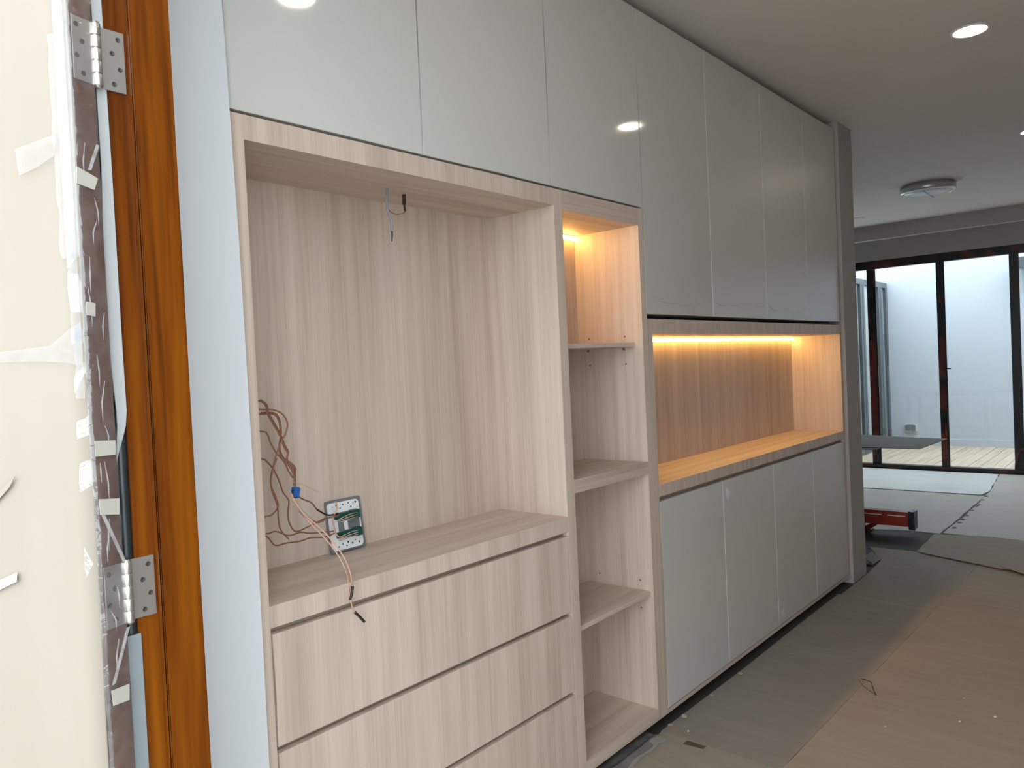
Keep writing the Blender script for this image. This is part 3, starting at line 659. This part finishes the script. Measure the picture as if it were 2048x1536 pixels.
for x, y, s in ((3.33, -0.035, .014), (2.80, -0.03, .016), (2.70, -0.02, .014), (3.05, -0.03, .010)):
    chip(x, y, 0.0047, s, 'brown dirt crumb beside the cabinet plinth', 'oak_dark', 'dirt_crumb', 'dirt crumbs along the plinth')
# crumpled poly sheet tucked under the shelf column
bm = bmesh.new(); rows = []
for i in range(22):
    x = 1.9+i*0.033; rows.append([bm.verts.new((x+random.uniform(-.006, .006), 0.035-j*0.017+random.uniform(-.004, .004), 0.006+random.uniform(0, .012)*(1 if j > 2 else .4)+(0.012 if j == 4 else 0))) for j in range(7)])
for r0, r1 in zip(rows, rows[1:]):
    for k in range(6): bm.faces.new((r0[k], r0[k+1], r1[k+1], r1[k]))
tag(obj('poly_sheet', bm, 'sheet_plastic', None, True), 'crumpled clear plastic sheet tucked under the shelf column', 'plastic sheet')
# scrap at the foot of the end wall
sc = thing('offcut', 'small brown folded board offcut at the foot of the end wall', 'offcut', (5.66, 0.03, 0.0))
box('flap', 5.56, 5.74, -0.005, 0.09, 0.005, 0.012, 'ply', sc)
bm = bmesh.new(); v = [bm.verts.new(p) for p in ((5.57, 0.0, 0.012), (5.73, 0.0, 0.012), (5.75, 0.05, 0.052), (5.59, 0.06, 0.050))]; bm.faces.new(v)
g = bmesh.ops.extrude_face_region(bm, geom=bm.faces[:]); bmesh.ops.translate(bm, verts=[q for q in g['geom'] if isinstance(q, bmesh.types.BMVert)], vec=(0, 0.006, 0.004))
obj('flap', bm, 'ply', sc)

# ------------------------------------------------------------------ red ladder lying on its side beyond the end wall
ld = thing('ladder', 'red ladder with black end cap lying on its side on the floor', 'ladder', (6.65, 0.7, 0.0))
bm = bmesh.new(); abox(bm, 6.60, 6.606, 0.012, 1.9, 0.075, 0.180); abox(bm, 6.60, 6.675, 0.012, 1.9, 0.180, 0.186); abox(bm, 6.60, 6.675, 0.012, 1.9, 0.070, 0.076)
obj('rail', bm, 'red', ld)
box('rail_glint', 6.590, 6.602, 0.04, 0.17, 0.150, 0.157, 'residue_glint', ld)  # white slivers paint the highlights on the red rail
box('rail_glint', 6.590, 6.602, 0.215, 0.60, 0.150, 0.157, 'residue_glint', ld)
box('rail_glint', 6.590, 6.602, 0.11, 0.24, 0.066, 0.071, 'residue_glint', ld)
bm = bmesh.new(); aprism(bm, [(6.583, -0.030), (6.69, -0.030), (6.69, 0.016), (6.583, 0.016)], 0.052, 0.196)
bmesh.ops.subdivide_edges(bm, edges=bm.edges[:], cuts=2, use_grid_fill=True)
for v in bm.verts: v.co += Vector([random.uniform(-.003, .003) for _ in range(3)])
obj('end_cap', bm, 'rubber', ld)
for y in (0.36, 0.66, 0.96, 1.26, 1.56): box('step', 6.62, 6.66, y, y+0.05, 0.0205, 0.0698, 'red_dark', ld)
bm = bmesh.new(); abox(bm, 6.61, 6.68, 0.30, 1.9, 0.006, 0.02); obj('rail', bm, 'red_dark', ld)
bm = bmesh.new(); v = [bm.verts.new(p) for p in ((6.605, 0.24, 0.072), (6.605, 0.30, 0.072), (6.605, 0.42, 0.008), (6.605, 0.33, 0.008))]; bm.faces.new(v)
g = bmesh.ops.extrude_face_region(bm, geom=bm.faces[:]); bmesh.ops.translate(bm, verts=[q for q in g['geom'] if isinstance(q, bmesh.types.BMVert)], vec=(0.02, 0, 0)); obj('brace', bm, 'red_dark', ld)

# ------------------------------------------------------------------ work table with two loose boards beyond the end wall
tb = thing('work_table', 'dark work table half hidden behind the end wall', 'table', (6.6, 1.1, 0))
box('table_top', 6.14, 7.06, 0.47, 1.75, 0.705, 0.742, 'ply', tb)
for x in (6.2, 6.94):
    for y in (0.56, 1.64): box('leg', x, x+0.05, y, y+0.05, 0.0052, 0.705, 'ply', tb)
def slabxy(name, poly, z0, z1, mat, label):
    bm = bmesh.new(); aprism(bm, poly, z0, z1); return tag(obj(name, bm, mat), label, 'board')
slabxy('brown_sheet', [(6.08, 0.09), (6.99, 0.12), (7.12, 0.50), (7.12, 1.3), (6.08, 1.3)], 0.7425, 0.7475, 'ply', 'brown sheet board on the work table, the one beneath')
slabxy('brown_sheet', [(6.17, -0.18), (6.89, -0.215), (7.0, 0.55), (6.13, 0.55)], 0.7480, 0.7530, 'ply', 'brown sheet board jutting out over the work table edge')

# ------------------------------------------------------------------ far sliding doors
sd = sempty('door_2', (XF, 0, 0), 'tall glass sliding doors with dark red-brown frames')
box('head_rail', XF-0.03, XF+0.05, -3.2, 2.6, 2.50, 2.60, 'frame_red', sd)
box('sill_track', XF-0.05, XF+0.06, -3.2, 2.6, 0.0, 0.05, 'frame_red', sd)
for y0, y1, m_ in ((1.205, 1.298, 'frame_red'), (0.440, 0.518, 'frame_red'), (-0.305, -0.222, 'frame_dark'), (-1.10, -1.02, 'frame_red'), (-1.9, -1.82, 'frame_red'), (-2.7, -2.62, 'frame_red'), (2.02, 2.10, 'frame_red')):
    st_ = box('stile', XF-0.02, XF+0.035, y0, y1, 0.05, 2.50, m_, sd)
    box('stile_edge', XF-0.026, XF-0.016, y0-0.012, y0+0.004, 0.05, 2.50, 'frame_dark', st_)
ys = [-3.2, -2.66, -1.86, -1.06, -0.262, 0.478, 1.25, 2.06, 2.6]
for a_, b_ in zip(ys, ys[1:]): box('pane', XF+0.004, XF+0.010, a_+0.03, b_-0.03, 0.05, 2.50, 'glass', sd)
hd = box('handle', XF-0.05, XF-0.02, 0.425, 0.445, 1.21, 1.24, 'frame_dark', sd)
box('lever', XF-0.06, XF-0.045, 0.385, 0.445, 1.218, 1.232, 'frame_dark', hd)
bm = bmesh.new(); tube(bm, [(XF-0.03, -0.23, 0.06), (XF-0.06, -0.24, 0.14), (XF-0.07, -0.27, 0.25), (XF-0.07, -0.30, 0.29), (XF-0.07, -0.36, 0.30)], 0.012, n=8)
tag(obj('red_hose', bm, 'red_dark', None, True), 'short dark red hose curling against the sliding door post', 'hose')

# ------------------------------------------------------------------ courtyard
XW = 13.0
dk = sempty('floor_deck', (11.6, 0, -0.02), 'pale timber deck of the courtyard')
pw = 0.128
for i in range(39):
    y = -3.1+i*pw
    box('plank', XF+0.10, XW, y+0.003, y+pw-0.003, -0.045, -0.02+random.uniform(-.0015, .0015), 'deck', dk)
box('joist_bed', XF+0.06, XW, -3.2, 2.0, -0.12, -0.05, 'dark', dk)
struct(box('wall_courtyard', XW, XW+0.15, -4.0, 4.0, -0.12, 2.95, 'court'), 'pale rendered courtyard wall beyond the glass')
struct(box('baseboard_courtyard', XW-0.015, XW, -3.2, 1.77, -0.02, 0.085, 'court'), 'low skirting along the courtyard wall')
struct(box('wall_courtyard_right', XF+0.06, XW, -3.35, -3.2, -0.12, 2.95, 'court'), 'courtyard side wall')
bm = bmesh.new(); abox(bm, XF+0.1, XW, 1.80, 2.0, 2.52, 2.56); struct(obj('wall_courtyard_left', bm, 'court'), 'white courtyard wall above the grey glazed door')
struct(box('wall_facade', XF+0.0, XF+0.1, -3.35, 2.7, 2.95, 3.4, 'court'), 'house wall above the sliding doors, courtyard side')
gd = sempty('door_3', (11.9, 1.8, 0), 'grey framed glazed door on the courtyard side')
box('head', XF+0.1, XW, 1.775, 1.86, 2.44, 2.52, 'court_grey', gd)
for x in (12.90, 12.62, 12.52, 11.72, 11.62, 10.9): box('stile', x, x+0.085, 1.77, 1.85, -0.02, 2.44, 'court_grey', gd)
box('bottom_rail', XF+0.1, XW, 1.775, 1.86, -0.02, 0.06, 'court_grey', gd)
for x0, x1 in ((10.5, 10.9), (10.985, 11.62), (11.805, 12.52), (12.705, 12.9)): box('pane', x0, x1, 1.81, 1.818, 0.06, 2.44, 'frost', gd)
sk = thing('outdoor_socket', 'grey outdoor socket box low on the courtyard wall', 'socket box', (XW-0.04, 1.49, 0.2))
box('case', XW-0.05, XW-0.001, 1.41, 1.575, 0.20, 0.300, 'trim', sk, 0.006)
for y in (1.42, 1.495): box('cover', XW-0.058, XW-0.050, y, y+0.068, 0.207, 0.293, 'greystrip', sk, 0.003)
aw = thing('wall_canopy', 'small grey box canopy high on the courtyard wall', 'canopy', (XW-0.3, -0.4, 2.5))
box('canopy_top', XW-0.45, XW, -0.95, 0.03, 2.56, 2.66, 'court_grey', aw)
box('canopy_lip', XW-0.47, XW-0.45, -0.95, 0.03, 2.52, 2.67, 'court_grey', aw)
